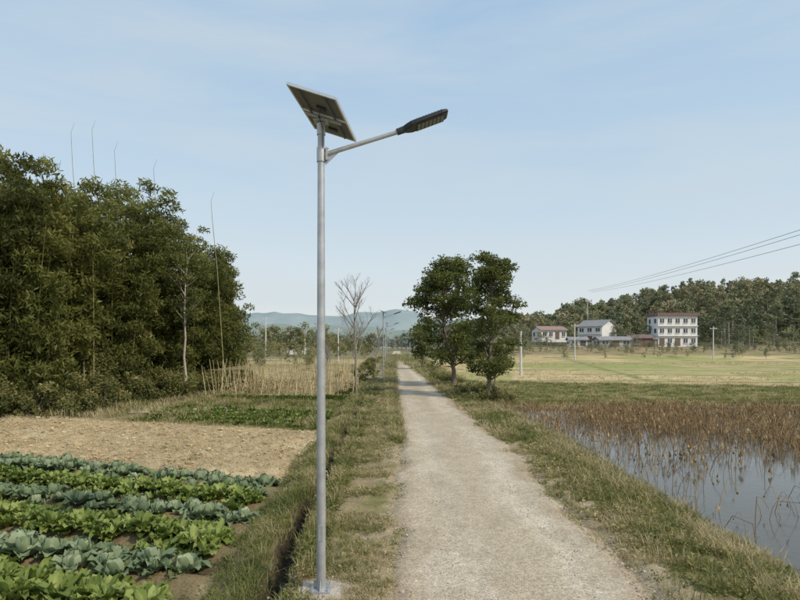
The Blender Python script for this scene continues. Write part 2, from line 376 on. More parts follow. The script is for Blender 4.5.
inst(m,tuft(78,6,.3,.03,.12,.5),np.stack([x,y,H(x,y)],-1),U(0,6.28,len(x)),U(.6,1.3,len(x)),var=U(.0,.7,len(x)))
m.build('rice_stubble',[strawm])
m=M();k=6500;y=U(13.5,27,k);x=-U(2.9,19,k);v=vrow(x,y);keep=(v>13.6)&(v<21);x=x[keep];y=y[keep]
inst(m,rock(4),np.stack([x,y,H(x,y)+.005],-1),U(0,6.28,len(x)),np.exp(rng.normal(-3.7,.5,len(x))),var=U(0,1,len(x)))
m.build('soil_clods',[leafmat('clod_mat',[(0,(.37,.27,.15)),(1,(.60,.48,.30))],0,.95)])
m=M();k=5000;y=U(13.5,27,k);x=-U(2.9,19,k);v=vrow(x,y);keep=(v>13.6)&(v<21.5);x=x[keep];y=y[keep]
inst(m,tuft(79,5,.10,.012,.08,2.5),np.stack([x,y,H(x,y)+.01],-1),U(0,6.28,len(x)),U(.5,1.4,len(x)),var=U(.4,1,len(x)))
m.build('straw_litter',[strawm])
# ---------------------------------------------------------------- vegetables
def leafsurf(q,L,W,a0,a1,yaw,r,cup=.0,wave=.02,nu=7,nv=5,var=.5,r0=.02,z0=0,prof=.6):
    u=np.linspace(0,1,nu);ang=np.radians(a0+(a1-a0)*u)
    dx=np.cos(ang)*L/(nu-1);dz=np.sin(ang)*L/(nu-1);px=r0+np.concatenate([[0],np.cumsum(dx[:-1])]);pz=z0+np.concatenate([[0],np.cumsum(dz[:-1])])
    w=W*(np.sin(np.pi*np.clip(u*.88+.06,0,1)**prof)**.7)
    v=np.linspace(-1,1,nv);ph=r.uniform(0,6)
    XX=px[:,None]+0*v[None];YY=w[:,None]*v[None];ZZ=pz[:,None]+cup*(v**2)[None]*(np.sin(np.pi*u))[:,None]+wave*np.sin(9*u+ph)[:,None]*v[None]*np.sign(v[None])+wave*.8*np.sin(13*u+ph*2)[:,None]*v[None]
    XX=XX-cup*.8*(v**2)[None]*(np.sin(ang))[:,None]
    c,s=math.cos(yaw),math.sin(yaw)
    V=np.stack([c*XX-s*YY,s*XX+c*YY,ZZ],-1).reshape(-1,3)
    i=np.arange(nu-1)[:,None]*nv;j=np.arange(nv-1)[None]
    vv=(var+.22*np.exp(-(v/.18)**2)[None]+0*u[:,None]+.08*(1-u)[:,None]).ravel()
    q.add(V,np.stack([i+j,i+j+1,i+nv+j+1,i+nv+j],-1).reshape(-1,4),0,vv,True)
def cabbage(seed):
    r=np.random.default_rng(seed);q=M()
    for k in range(12): leafsurf(q,r.uniform(.24,.38),r.uniform(.10,.155),r.uniform(10,50),r.uniform(-30,25),k*2.4+r.uniform(-.4,.4),r,.05,.03,var=r.uniform(.1,.6))
    for k in range(7): leafsurf(q,r.uniform(.2,.26),r.uniform(.09,.12),r.uniform(60,75),r.uniform(80,150),k*2.4+r.uniform(-.3,.3),r,.05,.016,var=r.uniform(.4,.85),r0=.06,z0=.03)
    for k in range(3): leafsurf(q,r.uniform(.16,.2),.09,80,170,k*2.1,r,.03,.006,var=r.uniform(.6,.9),r0=.04,z0=.05)
    return q
def mustard(seed):
    r=np.random.default_rng(seed);q=M()
    for k in range(16): leafsurf(q,r.uniform(.22,.38),r.uniform(.045,.085),r.uniform(35,85),r.uniform(-40,35),k*2.4+r.uniform(-.5,.5),r,.03,.035,var=r.uniform(.1,.8),prof=1.4)
    return q
cabm=leafmat('cabbage_mat',[(0,(.11,.155,.075)),(.5,(.21,.27,.14)),(1,(.39,.44,.28))],.18,.55,.25)
musm=leafmat('mustard_mat',[(0,(.115,.165,.03)),(.5,(.225,.285,.06)),(1,(.40,.44,.14))],.3,.5,.3)
CT=[cabbage(s) for s in range(8)];MT=[mustard(s) for s in range(8)]
cy=math.cos(math.atan(.34))
for bi in range(7):
    vc=5.55+1.2*bi;cab=(bi%2==0)
    m=M();P=[]
    for ro in ((-.34,.02,.36) if cab else (-.46,-.24,0,.24,.46)):
        step=.46 if cab else .30
        xx=np.arange(-17,-2.85,step*cy);xx=xx+rng.normal(0,.10,len(xx));yy=vc+ro+rng.normal(0,.08,len(xx))-.34*(xx+2.7)
        kp=(U(0,1,len(xx))>.07)&(-xx/np.maximum(yy,1)<1.1);P.append(np.stack([xx[kp],yy[kp]],-1))
    P=np.concatenate(P);idx=rng.integers(0,8,len(P));zz=H(P[:,0],P[:,1])
    for s in range(8):
        w=idx==s;kk=w.sum()
        if kk: inst(m,(CT if cab else MT)[s],np.stack([P[w,0],P[w,1],zz[w]],-1),U(0,6.28,kk),U(.65,1.15,kk),var=U(.25,.72,kk))
    m.build('cabbage_row' if cab else 'leafy_greens_row',[cabm if cab else musm])
m=M();P=[]
for vc in np.arange(22,27.5,.8):
    xx=np.arange(-11.5,-3,.33);xx=xx+rng.normal(0,.06,len(xx));P.append(np.stack([xx,vc-.34*(xx+2.7)*1.0+rng.normal(0,.06,len(xx))],-1))
P=np.concatenate(P);P=P[U(0,1,len(P))>.2];kk=len(P)
inst(m,MT[0],np.stack([P[:,0],P[:,1],H(P[:,0],P[:,1])],-1),U(0,6.28,kk),U(.55,.9,kk),var=U(.0,.45,kk))
P=np.stack([U(-11,-2.9,160),34.2+U(-.3,.3,160)],-1)
inst(m,MT[2],np.stack([P[:,0],P[:,1],H(P[:,0],P[:,1])],-1),U(0,6.28,160),U(.9,1.3,160),var=U(.1,.45,160))
m.build('vegetable_patch',[musm])
# bean stakes
m=M()
for r_ in range(5):
    y0=36.5+r_*1.6
    for xx in np.arange(-12.4,-3.0,.46):
        for sgn in(-1,1):
            if U(0,1)<.12: continue
            b0=np.array([xx+U(-.2,.2),y0+sgn*.35,-.22]);hh=U(1.4,2.5)
            tube(m,[b0,b0+[U(-.5,.5),-sgn*.45,hh]],[.027,.015],3,0,U(.1,1))
    tube(m,[[-12.4,y0,1.5],[-7.5,y0+.05,1.6],[-3.1,y0,1.45]],[.018]*3,3,0,.7)
C=np.stack([U(-12.3,-3.2,2600),36.5+np.floor(U(0,5,2600))*1.6+rng.normal(0,.2,2600),U(-.2,.8,2600)],-1)
leaves(m,C,.14,.05,0,U(.0,.7,2600),.3)
m.build('bean_stakes',[leafmat('stake_mat',[(0,(.30,.23,.12)),(1,(.66,.55,.33))],0,.8)])
# ---------------------------------------------------------------- trees
bark=noisemat('bark_mat',(.13,.105,.08),(.27,.22,.17),12,.9,0,.6)
barkL=noisemat('pale_bark_mat',(.30,.26,.21),(.48,.43,.36),12,.9,0,.4)
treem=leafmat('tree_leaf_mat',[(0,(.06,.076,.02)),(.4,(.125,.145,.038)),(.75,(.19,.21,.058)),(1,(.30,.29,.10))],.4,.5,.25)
def tree(name,base,trunkH,trunkR,prof,nclump,leafn,ls,mats,crad=.75,seed=0):
    r=np.random.default_rng(seed);P=np.array(prof);m=M();z0,z1=P[0,0],P[-1,0]
    tz=np.linspace(0,z1-.4,9);cx=np.interp(tz,[0,*P[:,0]],[0,*P[:,1]]);cy_=np.interp(tz,[0,*P[:,0]],[0,*P[:,2]])
    tp=np.stack([cx+r.normal(0,.04,9)*(tz>.3),cy_+r.normal(0,.04,9)*(tz>.3),tz],-1);tr=trunkR*(1-.93*(tz/z1)**.8)+.01;tr[0]*=1.35
    tp[0,2]-=.15
    tube(m,tp,tr,9,0,.5)
    for k in range(nclump):
        z=z0+(z1-z0)*r.uniform(0,1)**.85;R=np.interp(z,P[:,0],P[:,3]);a=r.uniform(0,6.28);rr=R*math.sqrt(r.uniform(.05,1))*r.choice([1,1,1,1.2])
        c=np.array([np.interp(z,P[:,0],P[:,1])+math.cos(a)*rr,np.interp(z,P[:,0],P[:,2])+math.sin(a)*rr,z])
        zs=max(z-rr*r.uniform(.5,1.0)-.3,trunkH*.75);zs=min(zs,z1-.6);s=np.array([np.interp(zs,tz,tp[:,0]),np.interp(zs,tz,tp[:,1]),zs])
        mid=(s+c)/2+r.normal(0,.12,3)-[0,0,.05*rr]
        tube(m,[s,mid,c],[.018+trunkR*.22,.02,.007],4,0,.5)
        cr=crad*r.uniform(.5,1.25);n=int(leafn*(cr/crad)**2)
        g=r.normal(size=(n,3));g/=np.linalg.norm(g,axis=1)[:,None];g*=(r.uniform(.1,1,n)**.55)[:,None]*cr;g[:,2]*=.65
        g+=np.sin(g*7+k)*.10*cr
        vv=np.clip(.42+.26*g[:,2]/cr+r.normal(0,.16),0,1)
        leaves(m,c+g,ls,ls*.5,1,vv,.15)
    return m.build(name,mats,loc=(base[0],base[1],float(H(*base)[0])))
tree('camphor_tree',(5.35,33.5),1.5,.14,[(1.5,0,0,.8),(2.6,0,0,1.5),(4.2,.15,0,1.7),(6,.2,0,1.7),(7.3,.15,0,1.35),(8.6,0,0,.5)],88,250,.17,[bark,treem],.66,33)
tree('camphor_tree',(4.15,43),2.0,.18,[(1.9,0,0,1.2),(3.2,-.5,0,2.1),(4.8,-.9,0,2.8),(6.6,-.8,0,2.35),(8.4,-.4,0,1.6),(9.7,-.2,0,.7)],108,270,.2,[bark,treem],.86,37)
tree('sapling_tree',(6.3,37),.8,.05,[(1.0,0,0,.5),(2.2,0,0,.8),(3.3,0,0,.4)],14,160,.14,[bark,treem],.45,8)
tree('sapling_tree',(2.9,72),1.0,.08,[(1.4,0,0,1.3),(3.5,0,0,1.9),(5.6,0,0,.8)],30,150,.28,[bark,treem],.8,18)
tree('slender_tree',(-14.6,38),5.0,.1,[(5,0,0,.8),(7,0,0,1.5),(9,.2,0,1.4),(10.5,0,0,.6)],30,150,.2,[barkL,treem],.7,21)
tree('slender_tree',(-15.2,43.5),4.0,.08,[(4,0,0,.8),(6,0,0,1.4),(8,.2,0,1.0)],24,150,.2,[barkL,treem],.7,22)
def bare(name,base,h,seed,sp=1.0,mat=None):
    r=np.random.default_rng(seed);m=M()
    def br(p,d,L,R,lv):
        k=5;pts=[p];q=p.copy();dd=d.copy()
        for i_ in range(k):
            dd=dd+r.normal(0,.07,3)+[0,0,.05];dd/=np.linalg.norm(dd);q=q+dd*L/k;pts.append(q.copy())
        tube(m,pts,np.linspace(R,R*.35,k+1),5 if lv<2 else 3,0,.5)
        if lv>=3:return
        nb=[16,7,4][lv]
        for b_ in range(nb):
            t_=r.uniform(.28 if lv==0 else .2,1);s_=pts[min(int(t_*k),k-1)]+(pts[min(int(t_*k)+1,k)]-pts[min(int(t_*k),k-1)])*((t_*k)%1)
            a=r.uniform(0,6.28);side=np.array([math.cos(a),math.sin(a),0]);nd=dd*.75+side*.55*sp+[0,0,.25];nd/=np.linalg.norm(nd)
            br(s_,nd,L*(.38 if lv==0 else .5)*(1.15-t_*.5),R*.42,lv+1)
    br(np.array([0,0,-.1]),np.array([.0,0,1.]),h*.8,.075,0)
    return m.build(name,[mat],loc=(base[0],base[1],float(H(*base)[0])))
barkM=noisemat('grey_bark_mat',(.20,.17,.14),(.34,.30,.25),12,.9,0,.4)
bare('bare_tree',(-2.75,35.5),7.9,4,1.3,barkM)
bare('bare_tree',(-3.3,75),6.0,6,1.0,barkM)
bare('bare_tree',(-7.5,58),4.0,9,1.2,barkM)
# ---------------------------------------------------------------- bamboo grove
bamleaf=leafmat('bamboo_leaf_mat',[(0,(.065,.073,.018)),(.35,(.14,.152,.038)),(.7,(.24,.245,.068)),(1,(.37,.34,.12))],.45,.5,.25)  # ramp runs from painted shadow green to lit olive
culmm=noisemat('bamboo_culm_mat',(.18,.18,.07),(.33,.30,.13),3,.5)
m=M()
def toptan(r_):
    px=400+560*r_
    return (345-np.interp(px,[-300,0,50,75,125,150,180,200,230,262],[108,132,146,168,164,180,194,212,238,278]))/560
for k in range(155):
    y0=26.5+24*U(0,1);fr=-18.6+(y0-25)*.22;x0=fr-abs(rng.normal(0,1))*5.5-.4+ (1.2 if y0>40 else 0)
    hh=(3.1+toptan(x0/y0+.03)*y0)*U(.7,1.02)
    if x0/y0>-.36: hh*=.95
    ld=np.array([U(-.5,1.0) if x0>fr-4 else U(-.8,.8),U(-1,.4),0]);ln=hh*U(.10,.26)
    t_=np.linspace(0,1,9);tip=U(.0,.06)*hh
    pts=np.array([x0,y0,-.25])+np.stack([ld[0]*ln*t_**2.3,ld[1]*ln*t_**2.3,hh*t_-tip*t_**5],-1)
    tube(m,pts,.045*(1-.85*t_),5,0,.5)
    lv0=U(.06,.3);cl_=int(12+hh*.5);cv=rng.normal(.5,.17)
    for c_ in range(cl_):
        tt_=lv0+(1-lv0)*(c_+U(0,1))/cl_;p=np.array([np.interp(tt_,t_,pts[:,i_]) for i_ in range(3)])
        a=U(0,6.28);R=U(.4,1.35)*(1.15-.6*tt_);c=p+[math.cos(a)*R,math.sin(a)*R,U(-.1,.35)]
        cr=U(.55,1.15)*(1.15-.35*tt_);n=int(105*(cr/.7)**2)
        g=rng.normal(size=(n,3));g/=np.linalg.norm(g,axis=1)[:,None];g*=(U(0,1,n)**.5)[:,None]*cr;g[:,2]*=.6;g[:,2]-=.25*(g[:,0]**2+g[:,1]**2)
        leaves(m,c+g,.34,.09,1,np.clip(cv-.08+.33*g[:,2]/cr+.16*(tt_-.6)+rng.normal(0,.08),0,1),.45)  # painted shading: leaf colour lightens towards clump tops and culm tips
for x0,zt in ((-23.4,19.0),(-21.9,19.2),(-20.3,17.7),(-17.5,16.4),(-13.4,14.1)):
    y0=40
    tube(m,[[x0+.9,y0,0],[x0+.35,y0,zt*.6],[x0,y0,zt*.85],[x0-.1,y0,zt-.7],[x0+.15,y0,zt]],[.04,.03,.018,.012,.006],4,0,.5)
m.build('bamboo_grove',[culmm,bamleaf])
# shrubs
shrubm=leafmat('shrub_leaf_mat',[(0,(.065,.072,.024)),(.4,(.155,.162,.052)),(.75,(.25,.235,.085)),(1,(.39,.33,.16))],.3,.6,.2)
def shrubs(name,L,ls=.14,mat=None,dens=1.0):
    m=M()
    for (x,y,r,h) in L:
        z0=float(H(x,y)[0]);nc=max(3,int(5*r/.6*max(1,h/2.2)))
        for c_ in range(nc):
            a=U(0,6.28);rr=r*math.sqrt(U(0,1));cz=h*U(.15,.85)*(1-.4*rr/r);cr=U(.3,.55)*min(r,h)
            n=int(240*dens*(cr/.5)**2)+20
            g=rng.normal(size=(n,3));g/=np.linalg.norm(g,axis=1)[:,None];g*=(U(0,1,n)**.5)[:,None]*cr
            c=np.array([x+math.cos(a)*rr,y+math.sin(a)*rr,z0+cz])
            tube(m,[[x,y,z0-.05],(c+[x,y,z0])/2+rng.normal(0,.05,3),c],[.02,.012,.004],3,1,.5)
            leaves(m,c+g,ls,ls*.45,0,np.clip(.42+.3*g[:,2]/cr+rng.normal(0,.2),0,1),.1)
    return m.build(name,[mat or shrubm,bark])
L=[]
for _ in range(60):
    y0=U(25,48);L.append((-18.2+(y0-25)*.22+rng.normal(-.8,1.1),y0,U(.6,1.3),U(.8,2.2)))
for _ in range(30):
    y0=U(27,50);L.append((-20.5+(y0-25)*.22-abs(rng.normal(0,3)),y0,U(1.1,2.0),U(2.5,4.6)))
for _ in range(26): L.append((U(-26,-18),U(25.5,29),U(.8,1.5),U(1.4,3.0)))
shrubs('undergrowth_shrubs',L,.18,None,.75)
L=[(U(3.6,6.8),U(30,48),U(.3,.8),U(.4,1.0)) for _ in range(22)]+[(U(3.0,4.4),U(48,110),U(.4,.8),U(.5,1.2)) for _ in range(18)]
L+=[(-U(2.6,4.2),U(36,60),U(.3,.6),U(.4,1.0)) for _ in range(16)]+[(-U(3.8,6),U(55,120),U(.5,1.0),U(.6,1.6)) for _ in range(20)]
shrubs('roadside_shrubs',L,.16)
# ---------------------------------------------------------------- forests
def ftree(seed,kind=0,ls=.85,n=300):
    r=np.random.default_rng(seed);q=M();h=9.
    tube(q,[[0,0,-.5],[.1,0,h*.5],[0,.1,h*.9]],[.16,.11,.04],4,1,.5)
    nc=15;zb=.62 if kind==2 else .3
    for c_ in range(nc):
        z=h*(zb+(.98-zb)*c_/nc)
        R=(2.5*(1-(z/h)**2)+.3) if kind==1 else (1.5*(1-(z/h)**3)+.5 if kind==2 else 2.6*math.sin(math.pi*min(1,(z/h)*.95+.02))**.6)
        a=r.uniform(0,6.28);rr=R*r.uniform(.2,.8);k=int(n*(.6 if kind==2 else 1))//nc
        g=r.normal(size=(k,3));g/=np.linalg.norm(g,axis=1)[:,None];g*=(r.uniform(0,1,k)**.45)[:,None]*r.uniform(.8,1.3)*(.75 if kind==2 else 1);g[:,2]*=.7
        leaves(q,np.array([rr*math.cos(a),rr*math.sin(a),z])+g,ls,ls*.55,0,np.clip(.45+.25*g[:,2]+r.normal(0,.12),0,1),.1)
    return q
FT=[ftree(s,s%2) for s in range(6)];FTs=[ftree(s+20,0,.5,480) for s in range(4)];FP=[ftree(s+50,2,.6,420) for s in range(3)]
def forest(name,pts,hs,mats,T=FT,wide=1.0,varc=.5):
    m=M();pts=np.array(pts);hs=np.array(hs);idx=rng.integers(0,len(T),len(pts));z=H(pts[:,0],pts[:,1])
    nz=fbm(pts[:,0]*.05,pts[:,1]*.05,91,3)
    for s in range(len(T)):
        w=idx==s;kk=int(w.sum())
        if kk:
            sc=hs[w]/9;inst(m,T[s],np.stack([pts[w,0],pts[w,1],z[w]],-1),U(0,6.28,kk),np.stack([sc*wide*U(.8,1.2,kk),sc*wide*U(.8,1.2,kk),sc],-1),var=np.clip(rng.normal(varc,.22,kk)+(nz[w]-.5)*1.2,0,1))
    return m.build(name,mats)
fm=leafmat('hazed_forest_mat',[(0,(.16,.18,.115)),(.4,(.235,.25,.14)),(.75,(.30,.30,.165)),(1,(.39,.335,.21))],.2,.8,.08)  # leaf colours lightened to paint in aerial haze
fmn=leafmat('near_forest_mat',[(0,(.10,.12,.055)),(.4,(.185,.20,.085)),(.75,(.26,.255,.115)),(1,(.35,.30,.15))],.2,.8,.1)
fmh=leafmat('hazed_far_forest_mat',[(0,(.24,.285,.25)),(.5,(.29,.325,.275)),(1,(.35,.365,.29))],.1,.9,.05)  # paler, bluer leaf colours carry painted distance haze
fbark=noisemat('forest_bark',(.26,.23,.19),(.44,.40,.34),5,.9)
pts=[];hs=[]
while len(pts)<900:
    x=U(28,270);y=U(186,285)
    if x/y>.95 or x/y<.17: continue
    nz=float(fbm(np.array([x*.04]),np.array([y*.04]),44,3)[0])
    pts.append((x,y));hs.append((3.5+9*nz)*U(.6,1.35))
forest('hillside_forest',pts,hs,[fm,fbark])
pts=[];hs=[]
while len(pts)<90:
    y=U(182,262);x=y*U(.5,.9)
    pts.append((x,y));hs.append(U(10,14.5) if x/y>.58 else U(8,11))
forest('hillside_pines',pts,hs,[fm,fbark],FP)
pts=[];hs=[]
for _ in range(150):
    y=U(128,178);x=U(14,150)
    if x/y>.9: continue
    px=400+560*x/y
    if y<168 and ((640<px<735) or (570<px<622) or (528<px<570)): hh=U(1.2,2.0)
    else: hh=U(1.5,4) if y<160 else U(4,7)
    pts.append((x,y));hs.append(hh)
for _ in range(220):
    y=U(142,158);x=y*U(.16,.8);pts.append((x,y));hs.append(U(.9,2.0))
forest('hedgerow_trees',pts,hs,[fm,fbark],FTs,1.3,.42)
pts=[];hs=[]
for _ in range(170):
    y=U(105,210);x=-y*U(.03,.55)-3
    pts.append((x,y));hs.append(U(2.5,5) if y<150 else U(6,10)*(1 if x/y<-.12 else .7))
for _ in range(24): 
    y=U(60,95);pts.append((-y*U(.1,.33)-3,y));hs.append(U(1.8,3.2))
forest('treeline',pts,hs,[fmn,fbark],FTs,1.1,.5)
pts=[];hs=[]
for _ in range(460):
    y=U(290,520);x=y*U(-.75,.25);pts.append((x,y));hs.append(U(6,11))
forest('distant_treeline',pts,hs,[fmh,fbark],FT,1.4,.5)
hm=noisemat('hazed_hill_mat',(.25,.315,.33),(.30,.36,.355),.02,1,0)  # blue-grey base colour has the aerial haze painted in
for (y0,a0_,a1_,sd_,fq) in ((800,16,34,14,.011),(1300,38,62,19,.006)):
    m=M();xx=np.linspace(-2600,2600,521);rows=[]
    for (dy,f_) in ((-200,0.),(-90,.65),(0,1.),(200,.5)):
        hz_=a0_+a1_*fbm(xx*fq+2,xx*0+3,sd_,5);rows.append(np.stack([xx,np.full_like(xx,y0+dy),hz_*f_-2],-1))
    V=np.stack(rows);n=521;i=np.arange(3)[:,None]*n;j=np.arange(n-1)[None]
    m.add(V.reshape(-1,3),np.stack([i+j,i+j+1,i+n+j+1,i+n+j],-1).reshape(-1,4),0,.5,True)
    m.build('distant_hills',[hm if y0>1000 else noisemat('hazed_wooded_hill_mat',(.20,.25,.22),(.26,.30,.25),.04,1,0)])  # nearer ridge also has haze painted into its base colour
# ---------------------------------------------------------------- houses
white=noisemat('white_plaster',(.66,.65,.63),(.78,.77,.75),.8,.9)
grey=noisemat('grey_roof_tiles',(.22,.22,.22),(.31,.31,.31),1.5,.8)
red=noisemat('brown_red_roof',(.16,.105,.10),(.22,.15,.14),1.5,.8)
redlt=noisemat('weathered_tile_roof',(.27,.18,.155),(.35,.235,.20),1.5,.8)
glass=noisemat('window_glass',(.05,.06,.07),(.10,.115,.13),1,.15)
cwall=noisemat('grey_wall',(.34,.33,.31),(.46,.45,.43),.8,.9)
trim=noisemat('door_brown',(.14,.10,.08),(.20,.14,.11),2,.7)
def part(par,name,fn,mat):
    q=M();fn(q);o=q.build(name,[mat] if not isinstance(mat,list) else mat);o.parent=par;return o
def house(name,loc,rz,w,d,fl,fh,roof,wallm,roofm,nwin,roofh=1.8,doors=1):
    e=empty(name,loc,rz);Ht=fl*fh
    part(e,'walls',lambda q:box(q,(0,0,Ht/2-.5),(w/2,d/2,Ht/2+.5)),wallm)
    def wins(q):
        for f_ in range(fl):
            for k in range(nwin):
                xk=-w/2+w*(k+.5)/nwin
                if f_==0 and k in ((nwin//2),(0 if doors>1 else -9)): continue
                box(q,(xk,-d/2-.02,f_*fh+fh*.52),(w/nwin*.25,.05,fh*.22))
            for k in range(2):
                box(q,(-w/2-.02,-d/4+k*d/2,f_*fh+fh*.52),(.05,.6,fh*.22))
    part(e,'windows',wins,glass)
    def frames(q):
        for f_ in range(fl):
            for k in range(nwin):
                xk=-w/2+w*(k+.5)/nwin
                if f_==0 and k in ((nwin//2),(0 if doors>1 else -9)): continue
                box(q,(xk,-d/2-.05,f_*fh+fh*.52),(.05,.045,fh*.24));box(q,(xk,-d/2-.1,f_*fh+fh*.52-fh*.26),(w/nwin*.3,.12,.05))
            if f_>0: box(q,(0,-d/2-.25,f_*fh),(w/2+.1,.3,.09))
    part(e,'window_frames_and_ledges',frames,white)
    part(e,'door',lambda q:[box(q,(-w/2+w*(k+.5)/nwin,-d/2-.03,fh*.38),(w/nwin*.32,.05,fh*.38)) for k in ([nwin//2]+([0] if doors>1 else []))],trim)
    def rf(q):
        if roof=='flat':
            box(q,(0,0,Ht+.12),(w/2+.4,d/2+.6,.12));
            for (cx,cy2,hx,hy) in ((0,-d/2-.5,w/2+.4,.1),(0,d/2+.5,w/2+.4,.1),(-w/2-.3,0,.1,d/2+.4),(w/2+.3,0,.1,d/2+.4)): box(q,(cx,cy2,Ht+.24+.36),(hx,hy,.36))
        else:
            o=.5;zt=Ht+roofh
            V=np.array([[-w/2-o,-d/2-o,Ht-.1],[w/2+o,-d/2-o,Ht-.1],[w/2+o,0,zt],[-w/2-o,0,zt],[-w/2-o,d/2+o,Ht-.1],[w/2+o,d/2+o,Ht-.1]]);V2=V-[0,0,.18]
            q.add(np.concatenate([V,V2]),[np.array([[0,1,2,3],[3,2,5,4],[7,6,9,8],[8,9,10,11],[0,6,7,1],[4,5,11,10],[0,3,9,6],[3,4,10,9],[1,7,8,2],[2,8,11,5]])])
    part(e,'roof',rf,roofm)
    if roof!='flat':
        part(e,'gables',lambda q:[q.add([[s*(w/2-.01),-d/2,Ht],[s*(w/2-.01),d/2,Ht],[s*(w/2-.01),0,Ht+roofh-.12]],np.array([[0,1,2]])) for s in(-1,1)],wallm)
    return e
def hz(x,y): return float(H(x,y)[0])
house('white_three_storey_house',(82.5,170,2.9),.02,11.8,7,3,2.95,'flat',white,red,5,doors=2)
house('gabled_house',(61.9,176,4.0),-.95,8.8,7.5,2,2.5,'gable',white,grey,3,2.0)
house('tile_roofed_house',(47.9,180,5.0),.2,8.6,7,1,3.0,'gable',white,redlt,4,1.2)
house('low_outbuilding',(60.6,160,2.7),.05,9,5,1,2.0,'gable',cwall,grey,3,.9)
house('brick_shed',(69.7,164,2.7),.05,6.5,5,1,2.6,'gable',trim,red,2,.9)
house('farm_shed',(73.0,168,2.9),.1,5.5,5,1,2.2,'gable',cwall,grey,2,.9)
house('farm_shed',(52.5,166,2.9),-.1,5.0,4,1,1.9,'gable',white,grey,2,.8)
house('white_village_house',(-34,185,1.0),.1,5.5,6,2,2.8,'gable',white,grey,3,1.2)
# ---------------------------------------------------------------- utility poles & wires
conc=noisemat('concrete_pole_mat',(.5,.49,.47),(.64,.63,.60),4,.85)
blk=noisemat('wire_mat',(.07,.07,.075),(.1,.1,.105),2,.6)
def upole(x,y,h,arm=True):
    m=M();tube(m,[[0,0,-.3],[0,0,h]],[.16,.10],10,0,.5,cap=True)
    if arm:
        box(m,(0,0,h-.5),(.8,.05,.05))
        for s in(-.7,0.25,.7): tube(m,[[s,0,h-.45],[s,0,h-.2]],[.05,.04],6,0,.5,cap=True)
    else:
        tube(m,[[0,0,h],[0,0,h+.12]],[.115,.115],10,0,.5,cap=True);box(m,(.0,-.13,h-.4),(.05,.05,.12))
    m.build('utility_pole',[conc],loc=(x,y,hz(x,y)))
upole(13.6,63,4.8,False);upole(39,125,8.2);upole(70.5,126,7.6);upole(-29,121,9.5);upole(67,200,16)
upole(41,50,14.8);upole(-13,118,7)
m=M()
for (o,zn,zf) in ((0,15.1,22.6),(.7,14.8,22.3),(1.4,13.9,22.0)):
    t_=np.linspace(0,1,24);P=np.stack([41+o+(67-41)*t_,50+150*t_,zn+(zf-zn)*t_-3*4*t_*(1-t_)*.25],-1);tube(m,P,.026,4,0,.5)
m.build('power_lines',[blk])
# ---------------------------------------------------------------- street lamp
galv=noisemat('galvanised_steel',(.38,.39,.395),(.50,.51,.515),9,.42,.45,.0,spec=.5)
alu=noisemat('aluminium_frame',(.62,.63,.64),(.7,.71,.72),9,.35,.6)
back=noisemat('panel_backsheet',(.12,.125,.125),(.155,.16,.16),4,.6)
dark=noisemat('lamp_housing',(.025,.027,.03),(.04,.042,.045),10,.45)
led=noisemat('led_lens',(.20,.20,.18),(.30,.30,.27),30,.25)
cells=noisemat('solar_cells',(.01,.015,.04),(.015,.02,.055),3,.12)
concf=noisemat('concrete_footing',(.34,.29,.22),(.52,.46,.38),9,.95,0,.8)
m=M()
def prism(zs,rs,n,mat,rot=0,smooth=False,cx=0,cy_=0):
    a=np.arange(n)*2*np.pi/n+rot
    V=np.concatenate([np.stack([cx+r_*np.cos(a),cy_+r_*np.sin(a),np.full(n,z)],-1) for z,r_ in zip(zs,rs)])
    F=[np.array([[k*n+q_,k*n+(q_+1)%n,(k+1)*n+(q_+1)%n,(k+1)*n+q_] for k in range(len(zs)-1) for q_ in range(n)])]
    m.add(V,F,mat,.5,smooth);m.add(V[-n:],[np.arange(n)],mat,.5)
prism([-.3,.0,.022],[.36,.36,.335],4,4,math.pi/4+.1)
prism([.024,.042],[.185,.185],4,0,math.pi/4)
for a in range(4):
    bx,by=.1*(1 if a%2 else -1),.1*(1 if a//2 else -1)
    prism([.043,.061],[.018,.018],6,0,.3,cx=bx,cy_=by);prism([.061,.095],[.009,.009],8,0,0,cx=bx,cy_=by)
for a in range(4):
    c,s=math.cos(a*math.pi/2),math.sin(a*math.pi/2)
    V=np.array([[.055,-.004,.043],[.125,-.004,.043],[.055,-.004,.16],[.055,.004,.043],[.125,.004,.043],[.055,.004,.16]]);V=np.stack([V[:,0]*c-V[:,1]*s,V[:,0]*s+V[:,1]*c,V[:,2]],-1)
    m.add(V,[np.array([[0,1,2],[5,4,3]]),np.array([[0,3,4,1],[1,4,5,2],[2,5,3,0]])],0,.5)
tube(m,[[0,0,.042],[0,0,2],[0,0,4],[0,0,5.9]],[.060,.055,.049,.043],28,0,.5,cap=True)
box(m,(0,-.0585,.75),(.028,.004,.10))
tube(m,[[0,0,5.78],[0,0,5.93]],[.054,.054],20,0,.5,cap=True)
u=np.array([.094,1,0]);u/=np.linalg.norm(u);sl=np.array([.588,-.055,-.207]);sl/=np.linalg.norm(sl);nn_=np.cross(sl,u)
if nn_[2]<0: nn_=-nn_
ax=np.array([sl,u,nn_]);PC=np.array([.045,.0,6.045])
box(m,(0,0,5.95),(.09,.09,.008))
box(m,(-.035,0,6.0),(.004,.06,.045));box(m,(.035,0,5.985),(.004,.06,.03))
Wd,Ld=.31,.67
for o in(-.16,.16): box(m,PC+sl*o-nn_*.034,(.012,Ld*.92,.008),ax,2)
box(m,PC-nn_*.056,(.24,.022,.013),ax,0)
